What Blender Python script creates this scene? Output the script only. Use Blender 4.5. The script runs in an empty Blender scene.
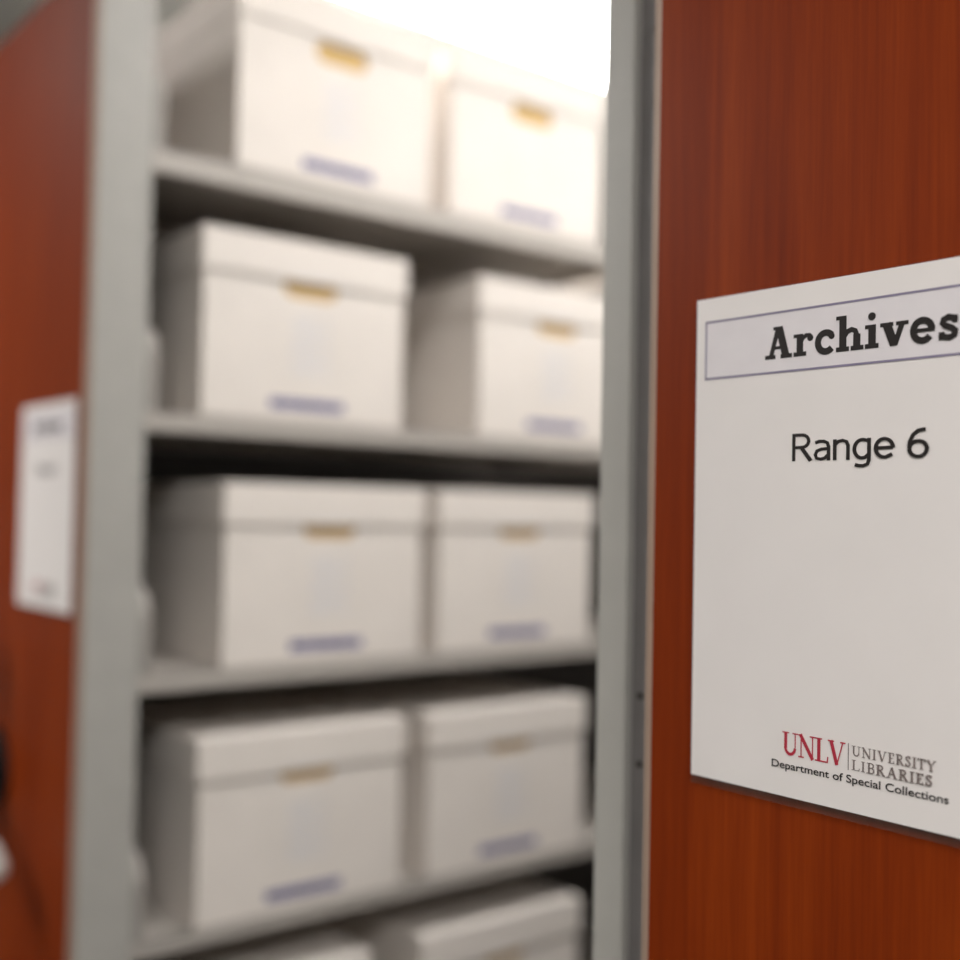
import bpy, bmesh, math, random
from mathutils import Vector, Matrix
random.seed(4)
S = bpy.context.scene
COL = S.collection
EYE = 1.50                      # camera height; heights below are given relative to the eye and shifted by EYE

# ------------------------------------------------------------------ materials
def mat(name):
    m = bpy.data.materials.new(name); m.use_nodes = True
    nt = m.node_tree; b = nt.nodes['Principled BSDF']
    return m, nt, b
def ramp(nt, cols):
    r = nt.nodes.new('ShaderNodeValToRGB')
    el = r.color_ramp.elements
    while len(el) < len(cols): el.new(.5)
    for e, (p, c) in zip(el, cols): e.position = p; e.color = (*c, 1)
    return r
def coords(nt, scale=(1, 1, 1)):
    tc = nt.nodes.new('ShaderNodeTexCoord'); mp = nt.nodes.new('ShaderNodeMapping')
    mp.inputs['Scale'].default_value = scale
    nt.links.new(tc.outputs['Object'], mp.inputs[0]); return mp.outputs[0]
def speckled(name, c, rough=.6, var=.06, scale=40, spec=.3, metal=0, bump=0.0, stretch=(1, 1, 1)):
    m, nt, b = mat(name)
    n = nt.nodes.new('ShaderNodeTexNoise'); n.inputs['Scale'].default_value = scale; n.inputs['Detail'].default_value = 4
    nt.links.new(coords(nt, stretch), n.inputs['Vector'])
    r = ramp(nt, [(.3, [v*(1-var) for v in c]), (.7, [min(1, v*(1+var)) for v in c])])
    nt.links.new(n.outputs['Fac'], r.inputs[0]); nt.links.new(r.outputs[0], b.inputs['Base Color'])
    b.inputs['Roughness'].default_value = rough; b.inputs['Specular IOR Level'].default_value = spec
    b.inputs['Metallic'].default_value = metal
    if bump:
        bp = nt.nodes.new('ShaderNodeBump'); bp.inputs['Strength'].default_value = bump; bp.inputs['Distance'].default_value = .001
        nt.links.new(n.outputs['Fac'], bp.inputs['Height']); nt.links.new(bp.outputs[0], b.inputs['Normal'])
    return m
def wood():
    m, nt, b = mat('cherry_laminate')
    L = nt.links
    n1 = nt.nodes.new('ShaderNodeTexNoise'); n1.inputs['Scale'].default_value = 1; n1.inputs['Detail'].default_value = 6; n1.inputs['Roughness'].default_value = .6
    L.new(coords(nt, (190, 190, 5)), n1.inputs['Vector'])
    n2 = nt.nodes.new('ShaderNodeTexNoise'); n2.inputs['Scale'].default_value = 1; n2.inputs['Detail'].default_value = 3; n2.inputs['Distortion'].default_value = 1.2
    L.new(coords(nt, (22, 22, 1.6)), n2.inputs['Vector'])
    n3 = nt.nodes.new('ShaderNodeTexNoise'); n3.inputs['Scale'].default_value = 1; n3.inputs['Detail'].default_value = 2
    L.new(coords(nt, (600, 600, 26)), n3.inputs['Vector'])
    a = nt.nodes.new('ShaderNodeMath'); a.operation = 'MULTIPLY_ADD'; a.inputs[1].default_value = .45
    L.new(n2.outputs['Fac'], a.inputs[0])
    c = nt.nodes.new('ShaderNodeMath'); c.operation = 'MULTIPLY'; c.inputs[1].default_value = .4
    L.new(n1.outputs['Fac'], c.inputs[0]); L.new(c.outputs[0], a.inputs[2])
    d = nt.nodes.new('ShaderNodeMath'); d.operation = 'MULTIPLY_ADD'; d.inputs[1].default_value = .15
    L.new(n3.outputs['Fac'], d.inputs[0]); L.new(a.outputs[0], d.inputs[2])
    r = ramp(nt, [(.30, WOOD[0]), (.5, WOOD[1]), (.70, WOOD[2])])
    L.new(d.outputs[0], r.inputs[0]); L.new(r.outputs[0], b.inputs['Base Color'])
    b.inputs['Roughness'].default_value = .5; b.inputs['Specular IOR Level'].default_value = .14
    bp = nt.nodes.new('ShaderNodeBump'); bp.inputs['Strength'].default_value = .12; bp.inputs['Distance'].default_value = .0004
    L.new(n1.outputs['Fac'], bp.inputs['Height']); L.new(bp.outputs[0], b.inputs['Normal'])
    return m
def plain(name, c, rough=.6, spec=.3, metal=0):
    return speckled(name, c, rough, .02, 60, spec, metal)
def glow(name, c, s):
    m, nt, b = mat(name)
    b.inputs['Base Color'].default_value = (.9, .9, .9, 1)
    b.inputs['Emission Color'].default_value = (*c, 1); b.inputs['Emission Strength'].default_value = s
    return m
AISLE, WALK = 12.0, 18.5
WOOD = [(.138, .0150, .0011), (.212, .0270, .0016), (.285, .043, .0030)]
M = dict(
    wood=wood(),
    post=speckled('grey_enamel_steel', (.445, .435, .405), .5, .03, 30, .4),
    shelf=speckled('taupe_enamel_steel', (.50, .465, .425), .45, .03, 30, .4),
    bracket=speckled('dull_grey_steel', (.34, .32, .295), .6, .03, 30, .2),
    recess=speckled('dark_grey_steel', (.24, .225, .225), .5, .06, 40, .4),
    dark=speckled('charcoal_steel', (.09, .08, .075), .6, .05, 30, .3),
    trim=plain('pinkish_beige_edge_band', (.36, .26, .20), .4),
    card=speckled('white_cardboard', (.83, .772, .718), .75, .025, 14, .2, bump=.1),
    kraft=speckled('kraft_cardboard', (.64, .44, .19), .8, .08, 60, .1),
    blue=plain('blue_print', (.016, .020, .21), .6),
    paleblue=plain('pale_blue_print', (.72, .715, .74), .6),
    paper=speckled('white_paper', (.84, .797, .778), .55, .015, 18, .35),
    tint=plain('lavender_tinted_paper', (.78, .74, .76), .5),
    rule=plain('grey_violet_ink', (.25, .22, .32), .5),
    ink=plain('black_ink', (.018, .014, .013), .5),
    grey=plain('warm_grey_ink', (.20, .16, .15), .5),
    red=plain('crimson_ink', (.45, .03, .055), .5),
    chrome=speckled('satin_metal', (.7, .7, .68), .3, .03, 50, .5, 1),
    black=plain('black_rubber', (.012, .011, .012), .45),
    white=plain('pale_grey_plastic', (.72, .73, .70), .35),
    ceil=speckled('ceiling_tile', (.82, .82, .79), .9, .04, 160, .1),
    wall=speckled('painted_wall', (.50, .50, .45), .85, .03, 8, .1),
    carpet=speckled('grey_carpet', (.06, .057, .054), .95, .25, 300, .05, bump=.5),
    lamp=glow('lit_diffuser', (1, .972, .945), 16.0),
    aisle_lamp=glow('lit_aisle_lens', (1, .972, .945), AISLE),
    walk_lamp=glow('lit_walkway_lens', (1, .972, .945), WALK),
)
# clear sleeve film
m, nt, b = mat('clear_film'); M['film'] = m
tr = nt.nodes.new('ShaderNodeBsdfTransparent'); gl = nt.nodes.new('ShaderNodeBsdfGlossy'); gl.inputs['Roughness'].default_value = .15
tr.inputs[0].default_value = (.93, .93, .93, 1)
mx = nt.nodes.new('ShaderNodeMixShader'); mx.inputs[0].default_value = .06
nt.links.new(tr.outputs[0], mx.inputs[1]); nt.links.new(gl.outputs[0], mx.inputs[2])
nt.links.new(mx.outputs[0], nt.nodes['Material Output'].inputs[0])

# ------------------------------------------------------------------ builders
def empty(name, loc, label=None, cat=None, group=None, rot=None):
    o = bpy.data.objects.new(name, None); COL.objects.link(o); o.location = loc
    o.empty_display_size = .05
    if label: o['label'] = label
    if cat: o['category'] = cat
    if group: o['group'] = group
    return o
class MB:
    def __init__(s): s.bm = bmesh.new()
    def box(s, x0, x1, y0, y1, z0, z1, bev=0, seg=1):
        t = bmesh.new()
        r = bmesh.ops.create_cube(t, size=1)
        for v in t.verts:
            v.co = Vector((x0+(v.co.x+.5)*(x1-x0), y0+(v.co.y+.5)*(y1-y0), z0+(v.co.z+.5)*(z1-z0)))
        if bev: bmesh.ops.bevel(t, geom=t.edges[:], offset=bev, segments=seg, affect='EDGES', profile=.6)
        s.merge(t); return s
    def merge(s, t, mtx=None):
        me = bpy.data.meshes.new('t')
        if mtx: t.transform(mtx)
        t.to_mesh(me); t.free(); s.bm.from_mesh(me); bpy.data.meshes.remove(me)
    def cyl(s, a, b, r0, r1=None, n=20):
        r1 = r0 if r1 is None else r1
        a = Vector(a); b = Vector(b); d = b-a
        t = bmesh.new()
        bmesh.ops.create_cone(t, cap_ends=True, segments=n, radius1=r0, radius2=r1, depth=d.length)
        q = Vector((0, 0, 1)).rotation_difference(d.normalized()).to_matrix().to_4x4()
        s.merge(t, Matrix.Translation((a+b)/2) @ q); return s
    def ball(s, c, r, sc=(1, 1, 1), n=20):
        t = bmesh.new(); bmesh.ops.create_uvsphere(t, u_segments=n, v_segments=n//2, radius=r)
        s.merge(t, Matrix.Translation(c) @ Matrix.Diagonal((*sc, 1))); return s
    def prism(s, pts, thick):           # pts: 2D polygon (x, z) in a plane of constant y; extruded in +y
        vs = [s.bm.verts.new((p[0], 0, p[1])) for p in pts]
        f = s.bm.faces.new(vs)
        r = bmesh.ops.extrude_face_region(s.bm, geom=[f])
        for v in r['geom']:
            if isinstance(v, bmesh.types.BMVert): v.co.y += thick
        return s
    def build(s, name, m, parent=None, smooth=False, shift=None):
        if shift: bmesh.ops.translate(s.bm, verts=s.bm.verts, vec=shift)
        bmesh.ops.recalc_face_normals(s.bm, faces=s.bm.faces)
        me = bpy.data.meshes.new(name); s.bm.to_mesh(me); s.bm.free()
        me.materials.append(m)
        if smooth:
            for p in me.polygons: p.use_smooth = True
        o = bpy.data.objects.new(name, me); COL.objects.link(o)
        if parent: o.parent = parent
        return o
def structure(o): o['kind'] = 'structure'; return o
def copy_tree(o, parent=None):
    c = o.copy(); COL.objects.link(c); c.parent = parent
    for ch in list(o.children): copy_tree(ch, c)
    return c

# ------------------------------------------------------------------ room
X0, X1, Y0, Y1, ZC = -5.2, 2.6, -2.6, 5.2, 2.60
structure(MB().box(X0, X1, Y0, Y1, -.05, 0).build('floor', M['carpet']))
structure(MB().box(X0, X1, Y0, Y1, ZC, ZC+.05).build('ceiling', M['ceil']))
structure(MB().box(X0-.1, X0, Y0, Y1, 0, ZC).build('wall_left', M['wall']))
structure(MB().box(X1, X1+.1, Y0, Y1, 0, ZC).build('wall_right', M['wall']))
structure(MB().box(X0, X1, Y1, Y1+.1, 0, ZC).build('wall_back', M['wall']))
structure(MB().box(X0, X1, Y0-.1, Y0, 0, ZC).build('wall_front', M['wall']))

# ------------------------------------------------------------------ mobile shelving
SX = -1.477                      # aisle face of the left unit
RX = -.4988                      # aisle edge of the right unit's end panel
PY = .5336                       # front plane of the end panels
SB = [EYE+.4513-.3482*k for k in range(6)]      # undersides of the shelf fronts
TH = [.033, .027, .026, .022, .022, .022]     # depth of each shelf's front lip
ST = [z+t for z, t in zip(SB, TH)]
PTOP = EYE+.7255
WID = .92
def shelf_mesh(sgn, xf, y0, y1, z, th):
    """pressed-steel tray: top sheet with folded front, rear and end lips; sgn=-1 the unit lies towards -x"""
    w = MB(); d = .42
    a, b_ = sorted((xf, xf+sgn*d))
    w.box(a, b_, y0, y1, z+th-.004, z+th)
    w.box(*sorted((xf, xf+sgn*.012)), y0, y1, z, z+th, .002)
    w.box(*sorted((xf+sgn*(d-.01), xf+sgn*d)), y0, y1, z, z+th-.0041)
    for yy in (y0, y1-.004): w.box(a+.0125, b_-.0125, yy, yy+.004, z, z+th-.0041)
    return w
def carriage(name, label, sgn, xe, handle):
    """xe: x of the end panel's edge at the aisle; the unit extends by sgn from there"""
    root = empty(name, (xe+sgn*WID/2, PY, 0), label, 'mobile shelving unit')
    sh = -Vector(root.location)
    def part(w, n, m, p=root, smooth=False):
        o = w.build(n, m, None, smooth, shift=sh); o.parent = p; return o
    def xx(a, b_): return sorted((xe+sgn*a, xe+sgn*b_))
    P = part(MB().box(*xx(.006, WID-.006), PY, PY+.0065, .12, PTOP), 'end_panel', M['wood'])
    t = part(MB().box(*xx(0, .006), PY-.0005, PY+.0068, .12, PTOP, .001), 'edge_trim', M['trim'], P)
    t['label'] = 'pale pinkish beige edge band'
    part(MB().box(*xx(WID-.006, WID), PY-.0005, PY+.0068, .12, PTOP, .001), 'edge_trim', M['trim'], P)
    part(MB().box(*xx(0, WID), PY, 2.50, .03, .12, .004), 'base', M['dark'])
    if sgn < 0:
        xf = xe
        for side, f in ((-1, xe), (1, xe-WID)):
            for ya, yb in ((PY+.0069, .615), (1.545, 1.61), (2.44, 2.50)):
                w = MB()
                a, b_ = sorted((f, f+side*.045))
                w.box(a, b_, ya, yb, .12, PTOP-.005, .0025, 2)
                part(w, 'upright', M['post'])
        part(MB().box(*xx(.046, WID-.046), PY+.0075, PY+.012, .12, PTOP-.01), 'bounce_shield', M['dark'])  # added sheet: stops red bounce off the panel's back, charcoal to darken box sides
        part(MB().box(*xx(WID/2-.004, WID/2+.004), .627, 2.44, .13, EYE+.62), 'back_panel', M['dark'])
        for k, z in enumerate(SB):
            for ya, yb in ((.616, 1.544), (1.611, 2.439)):
                s_ = part(shelf_mesh(-1, xf-.002, ya, yb, z, TH[k]), 'shelf', M['shelf'])
                if ya < 1 :
                    w = MB()
                    h = .118; pts = [(0, 0), (.30, 0), (.30, h)]
                    for q in range(7):
                        a = math.pi/2*q/6
                        pts.append((.05-.05*math.sin(a), h-.05+.05*math.cos(a)))
                    w.prism([(xf-.004-p[0], z+TH[k]+.0005+p[1]) for p in pts], .017)
                    bmesh.ops.translate(w.bm, verts=w.bm.verts, vec=(0, .6165, 0))
                    part(w, 'end_bracket', M['bracket'], s_)
    else:
        # uprights stand a little proud of the panel's edge: light face, then a recessed channel beside the panel
        for ya in (.5634, 1.545, 2.42):
            u = part(MB().box(xe-.0727, xe-.0456, ya, ya+.05, .12, PTOP-.005, .0015, 2)
                     .box(xe-.0457, xe+.03, ya+.034, ya+.05, .12, PTOP-.005), 'upright', M['post'])
            if ya < 1:
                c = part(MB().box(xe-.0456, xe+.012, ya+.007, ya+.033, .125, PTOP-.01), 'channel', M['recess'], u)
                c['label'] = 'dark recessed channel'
                for zz in (EYE-.118, EYE-.163, EYE+.33, EYE+.28, EYE-.42, EYE-.46):
                    part(MB().cyl((xe-.038, ya+.0073, zz), (xe-.038, ya+.0058, zz), .0024), 'screw', M['recess' if zz > EYE else 'dark'], u)
        part(MB().box(xe+.03, xe+.05, .61, 2.42, .12, EYE+.6), 'back_panel', M['dark'])
        for z in SB:
            part(MB().box(xe+.051, xe+WID-.01, .58, 2.48, z, z+.028), 'shelf', M['shelf'])
    if handle:
        hx, hz = handle
        hub = part(MB().cyl((hx, PY, hz), (hx, PY-.010, hz), .055, n=40).cyl((hx, PY-.010, hz), (hx, PY-.040, hz), .020, n=28)
                   .cyl((hx, PY-.040, hz), (hx, PY-.062, hz), .036, .030, n=28), 'crank_handle', M['black'])
        for a in HANG:
            a = math.radians(a)
            d = Vector((math.cos(a), 0, math.sin(a))); c = Vector((hx, PY-.052, hz))
            part(MB().cyl(c+d*.02, c+d*.175, .0095), 'spoke', M['black'], hub)
            g = part(MB().cyl(c+d*.160, c+d*.198, .016, .019, n=28).ball(c+d*.198, .019), 'grip', M['white'], hub, True)
            g['label'] = 'pale grey rounded grip'
    return root
HANG = (-30, 90, 210)
carriage('mobile_shelving_unit', 'grey steel mobile shelving unit full of archive boxes, wood end panel at left', -1, SX, (-1.790, EYE-.384))
carriage('mobile_shelving_unit', 'mobile shelving unit with cherry wood end panel carrying the sharp Range 6 sign', 1, RX, None)

# ------------------------------------------------------------------ archive boxes
BW, BD, BH = .334, .395, .2575      # body width (along the aisle), depth, height incl. lid less 2 mm
LH = .059
def stadium(cx, cz, w, h, n=8):
    r = h/2; pts = []
    for k in range(n+1):
        a = -math.pi/2+math.pi*k/n; pts.append((cx+w/2-r+r*math.cos(a), cz+r*math.sin(a)))
    for k in range(n+1):
        a = math.pi/2+math.pi*k/n; pts.append((cx-w/2+r+r*math.cos(a), cz+r*math.sin(a)))
    return pts
def holed_panel(w, x0, x1, y0, y1, z0, z1, hole):
    """a board standing in the plane x=const (x0..x1 thick) with a hole of outline hole[(y,z)]"""
    bm = w.bm
    out = [(y0, z0), (y1, z0), (y1, z1), (y0, z1)]
    loops = []
    for x in (x0, x1):
        vo = [bm.verts.new((x, *p)) for p in out]; vh = [bm.verts.new((x, *p)) for p in hole]
        es = [bm.edges.new((l[i], l[(i+1) % len(l)])) for l in (vo, vh) for i in range(len(l))]
        bmesh.ops.triangle_fill(bm, edges=es, use_beauty=True, use_dissolve=False)
        loops.append((vo, vh))
    for j in (0, 1):
        a, b_ = loops[0][j], loops[1][j]
        for i in range(len(a)):
            n = (i+1) % len(a)
            bm.faces.new((a[i], a[n], b_[n], b_[i]))
# origin: bottom, middle of the front face; front faces +x, box lies towards -x
def make_box():
    root = empty('archive_box', (0, 0, 0))
    w = MB(); t = .004; hw = BW/2; zt = BH-.012
    hz = BH-LH-.003
    hole = stadium(.003, hz, .092, .032)
    holed_panel(w, -t, 0, -hw, hw, 0, zt, hole)
    holed_panel(w, -BD, -BD+t, -hw, hw, 0, zt, hole)
    w.box(-BD+t, -t, -hw, -hw+t, 0, zt); w.box(-BD+t, -t, hw-t, hw, 0, zt)
    w.box(-BD+t, -t, -hw+t, hw-t, 0, t)
    body = w.build('body', M['card'], root)
    w = MB()
    w.box(-t-.003, -t-.0005, -.07, .07, hz-.035, hz+.035)
    lin = w.build('hand_hole_lining', M['kraft'], body); lin['label'] = 'brown kraft lining of the hand hole'
    # illegible blue word strip low on the front: uneven block strokes
    w = MB(); y = -.060; rr = random.Random(7)
    w.box(0, .00025, -.062, .064, .0170, .0205); w.box(0, .00025, -.062, .064, .0280, .0305)
    while y < .058:
        ww = rr.choice((.0032, .004, .0052))
        w.box(0, .0003, y, y+ww, .0200, .0200+rr.choice((.0085, .0070, .0085)))
        y += ww+rr.choice((.0010, .0013))
    w.build('printed_mark', M['blue'], body)['label'] = 'blue printed strip'
    w = MB()
    z0, z1 = .070, .150
    for z in (z0, z0+.016, z0+.032, z0+.048, z0+.064, z1): w.box(0, .0003, -.024, .032, z-.0014, z+.0014)
    for y in (-.024, .032): w.box(0, .0003, y-.0012, y+.0012, z0, z1)
    for y, z in ((-.018, z0+.006), (-.01, z0+.022), (-.02, z0+.038), (-.012, z0+.054), (-.02, z0+.07)): w.box(0, .0003, y, y+.03, z, z+.004)
    w.build('printed_form', M['paleblue'], body)['label'] = 'pale printed form'
    # lid: shallow tray turned over, with rounded folds
    w = MB(); o_ = .0045; ti = .0035
    w.box(-BD-o_, o_, -hw-o_, hw+o_, BH-.005, BH, .0022, 2)
    w.box(o_-ti, o_, -hw-o_, hw+o_, BH-LH, BH-.003, .0018, 2); w.box(-BD-o_, -BD-o_+ti, -hw-o_, hw+o_, BH-LH, BH-.003, .0018, 2)
    w.box(-BD-o_+.003, o_-.003, -hw-o_, -hw-o_+ti, BH-LH, BH-.003, .0018, 2); w.box(-BD-o_+.003, o_-.003, hw+o_-ti, hw+o_, BH-LH, BH-.003, .0018, 2)
    w.build('lid', M['card'], root)
    return root
BX = SX-.003
boxes = [  # shelf, centre y, setback, yaw deg, label
    (0, 0.9050, .000, .6, 'white cardboard archive box on the top shelf, nearer the left grey post'),
    (0, 1.2850, .002, -.5, 'white cardboard archive box on the top shelf, farther in beside the right grey post'),
    (1, 0.8610, .000, .3, 'white lidded archive box on second shelf from top, left one before a gap'),
    (1, 1.3500, .002, -.4, 'white lidded archive box on second shelf from top, touching the right post'),
    (2, 0.9030, .001, 0, 'white lidded archive box on third shelf from top, left one beside the left post'),
    (2, 1.2750, .003, .4, 'white lidded archive box on third shelf from top, right one'),
    (3, 0.8740, .000, -.3, 'white lidded archive box on fourth shelf from top, left one'),
    (3, 1.2620, .001, .3, 'white lidded archive box on fourth shelf from top, right one'),
    (4, 0.8250, .010, 0, 'white archive box at the bottom edge, left one, only its lid in view'),
    (4, 1.2600, .004, .2, 'white archive box on the lowest shelf in view, right one'),
]
proto = make_box()
LIFT = [.017, .004, 0, -.001, -.001]      # how far each row's lids sit up or down
GR = ['archive boxes on the top shelf', 'archive boxes on the second shelf', 'archive boxes on the third shelf', 'archive boxes on the fourth shelf', 'archive boxes on the fifth shelf']
for i, (k, y, sb, yaw, lab) in enumerate(boxes):
    o = proto if i == 0 else copy_tree(proto)
    o.location = (BX-sb, y, ST[k]+.0005); o.rotation_euler.z = math.radians(yaw)
    [ch for ch in o.children if ch.name.startswith('lid')][0].location.z = LIFT[k]
    o['label'] = lab; o['category'] = 'box'; o['group'] = 'white cardboard archive boxes on the shelves'

# ------------------------------------------------------------------ lettering
def seg(w, pts, wd, cap=0):
    """flat stroke along a 2D polyline in (x, z)"""
    P = [Vector(p) for p in pts]
    n = len(P); L = []; R = []
    for i in range(n):
        if i == 0: d = (P[1]-P[0]).normalized()
        elif i == n-1: d = (P[-1]-P[-2]).normalized()
        else: d = ((P[i]-P[i-1]).normalized()+(P[i+1]-P[i]).normalized()).normalized()
        q = Vector((-d.y, d.x))*wd/2
        L.append(P[i]+q); R.append(P[i]-q)
    for i in range(n-1): w.append([L[i], L[i+1], R[i+1], R[i]])
def rect(w, x0, z0, x1, z1): w.append([Vector(p) for p in ((x0, z0), (x1, z0), (x1, z1), (x0, z1))])
def disc(w, x, z, r, n=14): w.append([Vector((x+r*math.cos(2*math.pi*k/n), z+r*math.sin(2*math.pi*k/n))) for k in range(n)])
def arc(cx, cz, rx, rz, a0, a1, n=18): return [(cx+rx*math.cos(math.radians(a0+(a1-a0)*k/n)), cz+rz*math.sin(math.radians(a0+(a1-a0)*k/n))) for k in range(n+1)]
def slab(ch):
    w = []; xh = 11.8
    if ch == 'A':
        seg(w, [(3.4, .5), (8.0, 17)], 2.7); seg(w, [(13.0, .5), (8.5, 17)], 4.4); rect(w, 4.8, 5, 12, 6.8)
        rect(w, 0, 0, 6.4, 2.3); rect(w, 9.6, 0, 16.6, 2.3); rect(w, 4.9, 15.5, 10.4, 17.3); a = 16.6
    elif ch == 'r':
        rect(w, 1.8, 0, 5.7, xh); rect(w, 0, 0, 7.6, 2.3); rect(w, 0, xh-1.9, 3, xh)
        seg(w, [(4.4, 7.6), (5.6, 9.6), (7.4, 10.7), (9.4, 10.6), (10.4, 9.6)], 2.4); disc(w, 9.9, 9.2, 1.8); a = 11.9
    elif ch == 'c':
        seg(w, arc(6.2, 5.9, 4.6, 4.9, 42, 318), 3.5); disc(w, 9.5, 8.8, 1.7); a = 11.2
    elif ch == 'h':
        rect(w, 1.8, 0, 5.7, 18.2); rect(w, 0, 16.3, 3, 18.2); rect(w, 0, 0, 7.2, 2.3)
        seg(w, [(4.6, 7.8), (6.2, 9.9), (8.6, 10.7), (10.6, 9.9), (11.4, 7.6)], 2.7); rect(w, 9.6, 0, 13.4, 8.2); rect(w, 8.2, 0, 15.1, 2.3); a = 15.1
    elif ch == 'i':
        rect(w, 1.8, 0, 5.7, xh); rect(w, 0, 0, 7.2, 2.3); rect(w, 0, xh-1.9, 3, xh); disc(w, 3.6, 16, 2.0); a = 7.2
    elif ch == 'v':
        rect(w, 0, xh-1.9, 6.8, xh); rect(w, 8.3, xh-1.9, 14.6, xh); seg(w, [(3.3, xh-.5), (7.3, .6)], 4.3); seg(w, [(11.6, xh-.5), (7.7, .6)], 2.7); rect(w, 5.9, 0, 8.9, 1.6); a = 14.6
    elif ch == 'e':
        seg(w, arc(6.2, 5.9, 4.6, 4.9, 0, 322, 22), 3.3); rect(w, 3, 5.1, 12.2, 6.9); a = 12.2
    elif ch == 's':
        seg(w, [(9.2, 8.7), (8.2, 10.2), (5.8, 10.8), (3.5, 9.9), (3.0, 8.2), (4.2, 6.9), (7.2, 5.5), (8.9, 4.2), (8.6, 2.1), (6.2, 1.0), (3.4, 1.6), (2.2, 3.2)], 3.1)
        rect(w, 8.5, 7.9, 10.1, 11.5); rect(w, 1.2, .2, 2.8, 3.9); a = 10.6
    return w, a
def sans(ch):
    """wide humanist screen sans, cap height 15, x-height 11.2"""
    w = []; t = 1.75
    if ch == 'R':
        rect(w, 0, 0, t, 15); seg(w, [(.9, 14.15), (5.2, 14.15)]+arc(5.4, 10.8, 3.4, 3.35, 80, -80, 10)+[(5.0, 7.4), (.9, 7.4)], t); seg(w, [(5.0, 7.2), (10.0, 0)], t+.35); a = 10.3
    elif ch == 'a':
        rect(w, 7.0, 0, 7.0+t, 7.6); seg(w, [(1.0, 9.6), (3.2, 10.35), (5.4, 10.25), (7.2, 9.4), (7.9, 7.2)], t)
        seg(w, [(7.8, 6.3), (4.2, 6.1), (1.9, 5.2), (1.05, 3.2), (1.7, 1.3), (3.8, .75), (5.8, 1.2), (7.6, 2.9)], t); a = 9.2
    elif ch == 'n':
        rect(w, 0, 0, t, 11); seg(w, [(.9, 8.2), (2.6, 9.8), (4.8, 10.3), (6.7, 9.6), (7.5, 7.6), (7.5, 0)], t); a = 8.8
    elif ch == 'g':
        seg(w, [(7.6, 9.6), (5.2, 10.3)]+arc(4.7, 5.5, 3.85, 4.75, 95, 265, 14)+[(6.0, 1.0), (7.6, 2.4)], t)
        seg(w, [(8.0, 11), (8.0, -.4), (7.3, -2.4), (5.2, -3.3), (3.0, -3.2), (1.2, -2.6)], t); a = 9.3
    elif ch == 'e':
        seg(w, [(8.9, 5.7), (1.0, 5.7)], t*.95); seg(w, arc(4.95, 5.6, 4.05, 4.7, 0, 300, 20)+[(8.6, 2.3)], t); a = 9.6
    elif ch == '6':
        seg(w, arc(4.9, 4.6, 3.95, 3.9, -180, 180, 22), t); seg(w, [(.95, 4.6), (1.2, 8.2), (2.6, 11.6), (4.9, 13.7), (8.1, 14.2)], t); a = 9.8
    elif ch == '5':
        seg(w, [(8.2, 14.1), (1.8, 14.1), (1.8, 8.3), (4.4, 8.8)]+arc(4.3, 4.8, 4.0, 4.0, 70, -110, 12)+[(.8, 1.2)], t); a = 9.6
    else: a = 4.0
    return w, a
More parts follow.
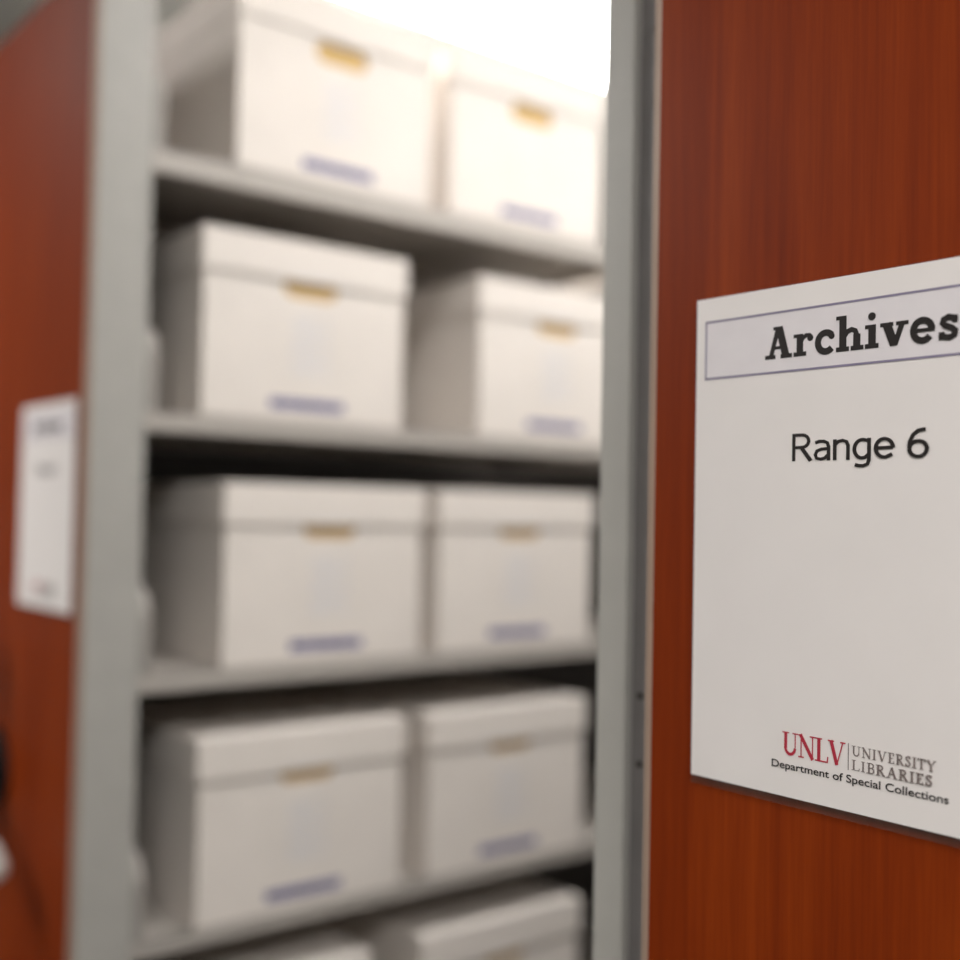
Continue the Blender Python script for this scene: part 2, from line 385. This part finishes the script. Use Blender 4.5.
def caps(ch, t=.15, h=.07, s=.12):
    """serif capital, cap height 1; t thick, h hairline, s serif height"""
    w = []
    def fs(x, z, r=.15):                      # serif centred at x, at z=0 foot or z=1 head
        rect(w, x-r, 0 if z == 0 else 1-h, x+r, h if z == 0 else 1)
    if ch == 'U':
        rect(w, .15, .28, .15+t, 1); fs(.15+t/2, 1, .2); rect(w, .77, .28, .77+h, 1); fs(.77+h/2, 1, .16)
        seg(w, arc(.505, .33, .28, .28, 180, 360), t*.8); a = 1.0
    elif ch == 'N':
        rect(w, .14, 0, .14+h, 1); fs(.17, 0, .16); rect(w, .80, 0, .80+h, 1); fs(.83, 1, .16); seg(w, [(.12, 1), (.84, 0)], t); rect(w, 0, 1-h, .2, 1); a = 1.0
    elif ch == 'L':
        rect(w, .12, 0, .12+t, 1); fs(.12+t/2, 1, .18); rect(w, 0, 0, .66, h); seg(w, [(.68, 0), (.72, .26)], h); a = .74
    elif ch == 'V':
        seg(w, [(.16, 1), (.5, 0)], t); seg(w, [(.82, 1), (.5, 0)], h); fs(.16, 1, .17); fs(.82, 1, .14); a = .98
    elif ch == 'I':
        rect(w, .13, 0, .13+t, 1); fs(.13+t/2, 0, .17); fs(.13+t/2, 1, .17); a = .42
    elif ch == 'E':
        rect(w, .12, 0, .12+t, 1); rect(w, 0, 0, .62, h); rect(w, 0, 1-h, .60, 1); rect(w, .2, .5-h/2, .5, .5+h/2); rect(w, .57, 0, .63, .24); rect(w, .55, .76, .61, 1); a = .68
    elif ch in 'RB':
        rect(w, .12, 0, .12+t, 1); rect(w, 0, 1-h, .3, 1)
        seg(w, [(.2, 1-h/2), (.42, 1-h/2)]+arc(.42, .745, .18, .21, 80, -90)+[(.2, .53)], t*.7)
        if ch == 'R': fs(.12+t/2, 0, .16); seg(w, [(.38, .52), (.74, .02)], t*.9); rect(w, .62, 0, .84, h); a = .84
        else: seg(w, [(.2, .53), (.42, .53)]+arc(.44, .28, .21, .24, 80, -90)+[(.2, .04)], t*.7); rect(w, 0, 0, .3, h); a = .72
    elif ch == 'S':
        seg(w, [(.5, .80), (.42, .93), (.28, .96), (.13, .88), (.10, .73), (.2, .6), (.4, .45), (.5, .3), (.46, .12), (.3, .04), (.14, .08), (.06, .22)], t*.8)
        rect(w, .48, .74, .54, 1); rect(w, .03, 0, .09, .28); a = .6
    elif ch == 'T':
        rect(w, .30, 0, .30+t, 1); fs(.30+t/2, 0, .16); rect(w, 0, 1-h, .75, 1); rect(w, 0, .76, .06, 1); rect(w, .69, .76, .75, 1); a = .76
    elif ch == 'Y':
        rect(w, .36, 0, .36+t, .48); fs(.36+t/2, 0, .16); seg(w, [(.12, 1), (.44, .46)], t); seg(w, [(.78, 1), (.45, .46)], h); fs(.12, 1, .14); fs(.78, 1, .13); a = .9
    elif ch == 'A':
        seg(w, [(.14, 0), (.46, 1)], h); seg(w, [(.80, 0), (.46, 1)], t); rect(w, .26, .34, .66, .34+h); fs(.14, 0, .14); fs(.80, 0, .17); a = .96
    return w, a
def word(fn, text, gap):
    out = []; x = 0
    for ch in text:
        p, a = fn(ch); out += [[Vector((v.x+x, v.y)) for v in q] for q in p]; x += a+gap
    return out
def lay(polys, s0, s1, t_base, t_top, name, m, parent, zoff=0.0):
    """place 2D polygons on the sheet: s = metres from its left edge, t = metres down from its top; faces -y"""
    xs = [v.x for p in polys for v in p]; sc = (s1-s0)/(max(xs)-min(xs)); x0 = min(xs)
    h = (t_base-t_top)
    me = bpy.data.meshes.new(name); V = []; F = []
    for i, p in enumerate(polys):
        b = len(V); e = PLY-zoff
        for v in p: V.append((s0+(v.x-x0)*sc, e-i*4e-6, -(t_base)+v.y*h))
        for v in p: V.append((s0+(v.x-x0)*sc, e+.0001, -(t_base)+v.y*h))
        n = len(p); F.append(list(range(b, b+n))); F.append(list(range(b+2*n-1, b+n-1, -1)))
        for k in range(n): F.append([b+k, b+(k+1) % n, b+n+(k+1) % n, b+n+k])
    me.from_pydata(V, [], F); me.materials.append(m)
    o = bpy.data.objects.new(name, me); COL.objects.link(o); o.parent = parent; return o
def typed(text, s0, s1, t_base, t_top, name, m, parent, bold=0.0, spacing=1.0, caph=.729):
    """built-in sans text turned into a mesh, its width fitted to s0..s1 and its cap height to t_top..t_base"""
    cu = bpy.data.curves.new(name, 'FONT'); cu.body = text; cu.size = 1; cu.offset = bold; cu.space_character = spacing
    to = bpy.data.objects.new(name+'_t', cu); COL.objects.link(to)
    bpy.context.view_layer.update()
    me = bpy.data.meshes.new_from_object(to.evaluated_get(bpy.context.evaluated_depsgraph_get()))
    bpy.data.objects.remove(to)
    xs = [v.co.x for v in me.vertices]; x0 = min(xs); sc = (s1-s0)/(max(xs)-x0); zs = (t_base-t_top)/caph
    for v in me.vertices: v.co = Vector((s0+(v.co.x-x0)*sc, PLY-.0001, -t_base+v.co.y*zs))
    me.materials.clear(); me.materials.append(m); me.name = name
    o = bpy.data.objects.new(name, me); COL.objects.link(o); o.parent = parent; return o
W_, H_ = .2159, .2794
PLY = -.0034
def sign(x, ztop, label, number):
    r = empty('paper_sign', (x, PY-.0002, ztop), label, 'sign', 'paper signs on the wood end panels')
    MB().box(0, W_, -.0032, -.0024, -H_, 0).build('paper_sheet', M['paper'], r)
    fl = MB().box(-.0010, W_+.0015, -.0023, -.0017, -H_-.0050, .0008).build('clear_sleeve', M['film'], r)
    fl['label'] = 'clear film sleeve behind the sheet'
    for px in (.03, W_-.03):
        for pz in (-.03, -H_+.03):
            MB().box(px-.012, px+.012, -.0017, 0, pz-.012, pz+.012).build('adhesive_pad', M['white'], r)
    fr = []
    a, b_, c, d = .0068, W_-.0068, .0135, .0480
    rect(fr, a, -c, b_, -c-.0012); rect(fr, a, -d, b_, -d+.0012); rect(fr, a, -d, a+.0011, -c); rect(fr, b_-.0011, -d, b_, -c)
    # drawn in metres already
    def raw(polys, name, m, e, par):
        me = bpy.data.meshes.new(name); V = []; F = []
        for p in polys:
            k = len(V); V += [(v.x, e, v.y) for v in p]; F.append(list(range(k, k+len(p))))
        me.from_pydata(V, [], F); me.materials.append(m)
        o = bpy.data.objects.new(name, me); COL.objects.link(o); o.parent = par; return o
    raw([[Vector((a, -d)), Vector((b_, -d)), Vector((b_, -c)), Vector((a, -c))]], 'header_band', M['tint'], -.0033, r)['label'] = 'faintly lavender header band'
    raw(fr, 'header_rule', M['rule'], PLY-.00005, r)['label'] = 'thin grey violet ruled frame'
    pol = word(slab, 'Archives', .9); pol = [[Vector((v.x, v.y/17.3)) for v in q] for q in pol]
    lay(pol, .0500, .1645, .0400, .0221, 'heading_text', M['ink'], r)['label'] = 'bold black slab lettering reading Archives'
    pol = word(sans, 'Range '+number, 1.0); pol = [[Vector((v.x, v.y/15)) for v in q] for q in pol]
    lay(pol, .0688, .1496, .0972, .0822, 'range_text', M['ink'], r)['label'] = 'plain black lettering with the range number'
    pol = word(lambda ch: caps(ch, .17, .055), 'UNLV', -.02)
    lay(pol, .0645, .1040, .2566, .2443, 'logo_text', M['red'], r)['label'] = 'crimson serif capitals UNLV'
    bar = []; rect(bar, .1055, -.2580, .1060, -.2442)
    raw(bar, 'divider_rule', M['grey'], PLY, r)
    lay(word(lambda ch: caps(ch, .15, .06), 'UNIVERSITY', .13), .1078, .1545, .2502, .2450, 'name_text', M['grey'], r)['label'] = 'small grey serif capitals UNIVERSITY'
    lay(word(lambda ch: caps(ch, .15, .06), 'LIBRARIES', .13), .1078, .1525, .2575, .2522, 'name_text', M['grey'], r)['label'] = 'small grey serif capitals LIBRARIES'
    typed('Department of Special Collections', .0577, .1612, .2643, .2601, 'department_text', M['ink'], r, bold=.012)['label'] = 'small black line Department of Special Collections'
    return r
sign(-.4577, EYE+.1296, 'sharp white paper sign reading Archives, Range 6, on the right wood end panel', '6')
sign(-1.7140, EYE+.1409, 'small blurred white paper sign on the left wood end panel beside the grey post', '5')

# ------------------------------------------------------------------ ceiling lights
def luminaire(x, y, lab, lx=.40, ly=1.25, belly=.025, m='lamp'):
    """surface-mounted ceiling light: a shallow steel body round a lens; belly = how far the lens hangs out of it"""
    r = empty('ceiling_light', (x, y, ZC), lab, 'ceiling light', 'long ceiling lights')
    a, b_ = lx/2, ly/2
    f = MB().box(-a, a, -b_, b_, -.012, 0)
    top = -.0125; dz = -.045
    for q in (-1, 1): f.box(-a-.004, a+.004, *sorted((q*b_, q*(b_+.015))), dz-.004, 0)
    if belly < .01:
        for q in (-1, 1): f.box(*sorted((q*(a+.0005), q*(a+.012))), -b_, b_, dz-.012, 0)
    f.build('housing', M['ceil'], r)
    w = MB(); pts = [(-a, top), (-a, dz)]+[(-a*math.cos(math.pi*k/10), dz-belly*math.sin(math.pi*k/10)) for k in range(1, 10)]+[(a, dz), (a, top)]
    w.prism(pts, ly-.002); bmesh.ops.translate(w.bm, verts=w.bm.verts, vec=(0, -b_+.001, 0))
    w.build('lens', M[m], r)
luminaire(-1.76, 1.85, 'glaring white ceiling light blown out above the top shelf boxes', .50, 1.6, .03)
luminaire(-.86, 1.70, 'long white ceiling light over the aisle between the shelving units', .30, 2.3, .004, 'aisle_lamp')
luminaire(.62, -.45, 'long white ceiling light over the walkway in front of the end panels', .55, 1.25, .004, 'walk_lamp')
luminaire(-2.35, -.75, 'long white ceiling light at left over the walkway', .55, 1.25, .004, 'walk_lamp')

# ------------------------------------------------------------------ world, camera
w = bpy.data.worlds.new('room_world'); S.world = w; w.use_nodes = True
w.node_tree.nodes['Background'].inputs[0].default_value = (.5, .5, .5, 1)
w.node_tree.nodes['Background'].inputs[1].default_value = .05
f, yaw, pit, rol = 1163.49, .67584, .02983, .01918
F = Vector((-math.cos(yaw)*math.cos(pit), math.sin(yaw)*math.cos(pit), math.sin(pit)))
R0 = Vector((math.sin(yaw), math.cos(yaw), 0)); U0 = R0.cross(F)
R = R0*math.cos(rol)+U0*math.sin(rol); U = -R0*math.sin(rol)+U0*math.cos(rol)
cd = bpy.data.cameras.new('camera'); cam = bpy.data.objects.new('camera', cd); COL.objects.link(cam)
mw = Matrix((R, U, -F)).transposed().to_4x4(); mw.translation = (0, 0, EYE); cam.matrix_world = mw
cd.sensor_width = 36; cd.lens = f/960*36; cd.clip_start = .02
cd.dof.use_dof = True; cd.dof.focus_distance = .61; cd.dof.aperture_fstop = cd.lens/16.5
S.camera = cam
vs = S.view_settings
vs.view_transform = 'Standard'; vs.look = 'None'; vs.gamma = 1; vs.use_curve_mapping = False; vs.exposure = 0.14
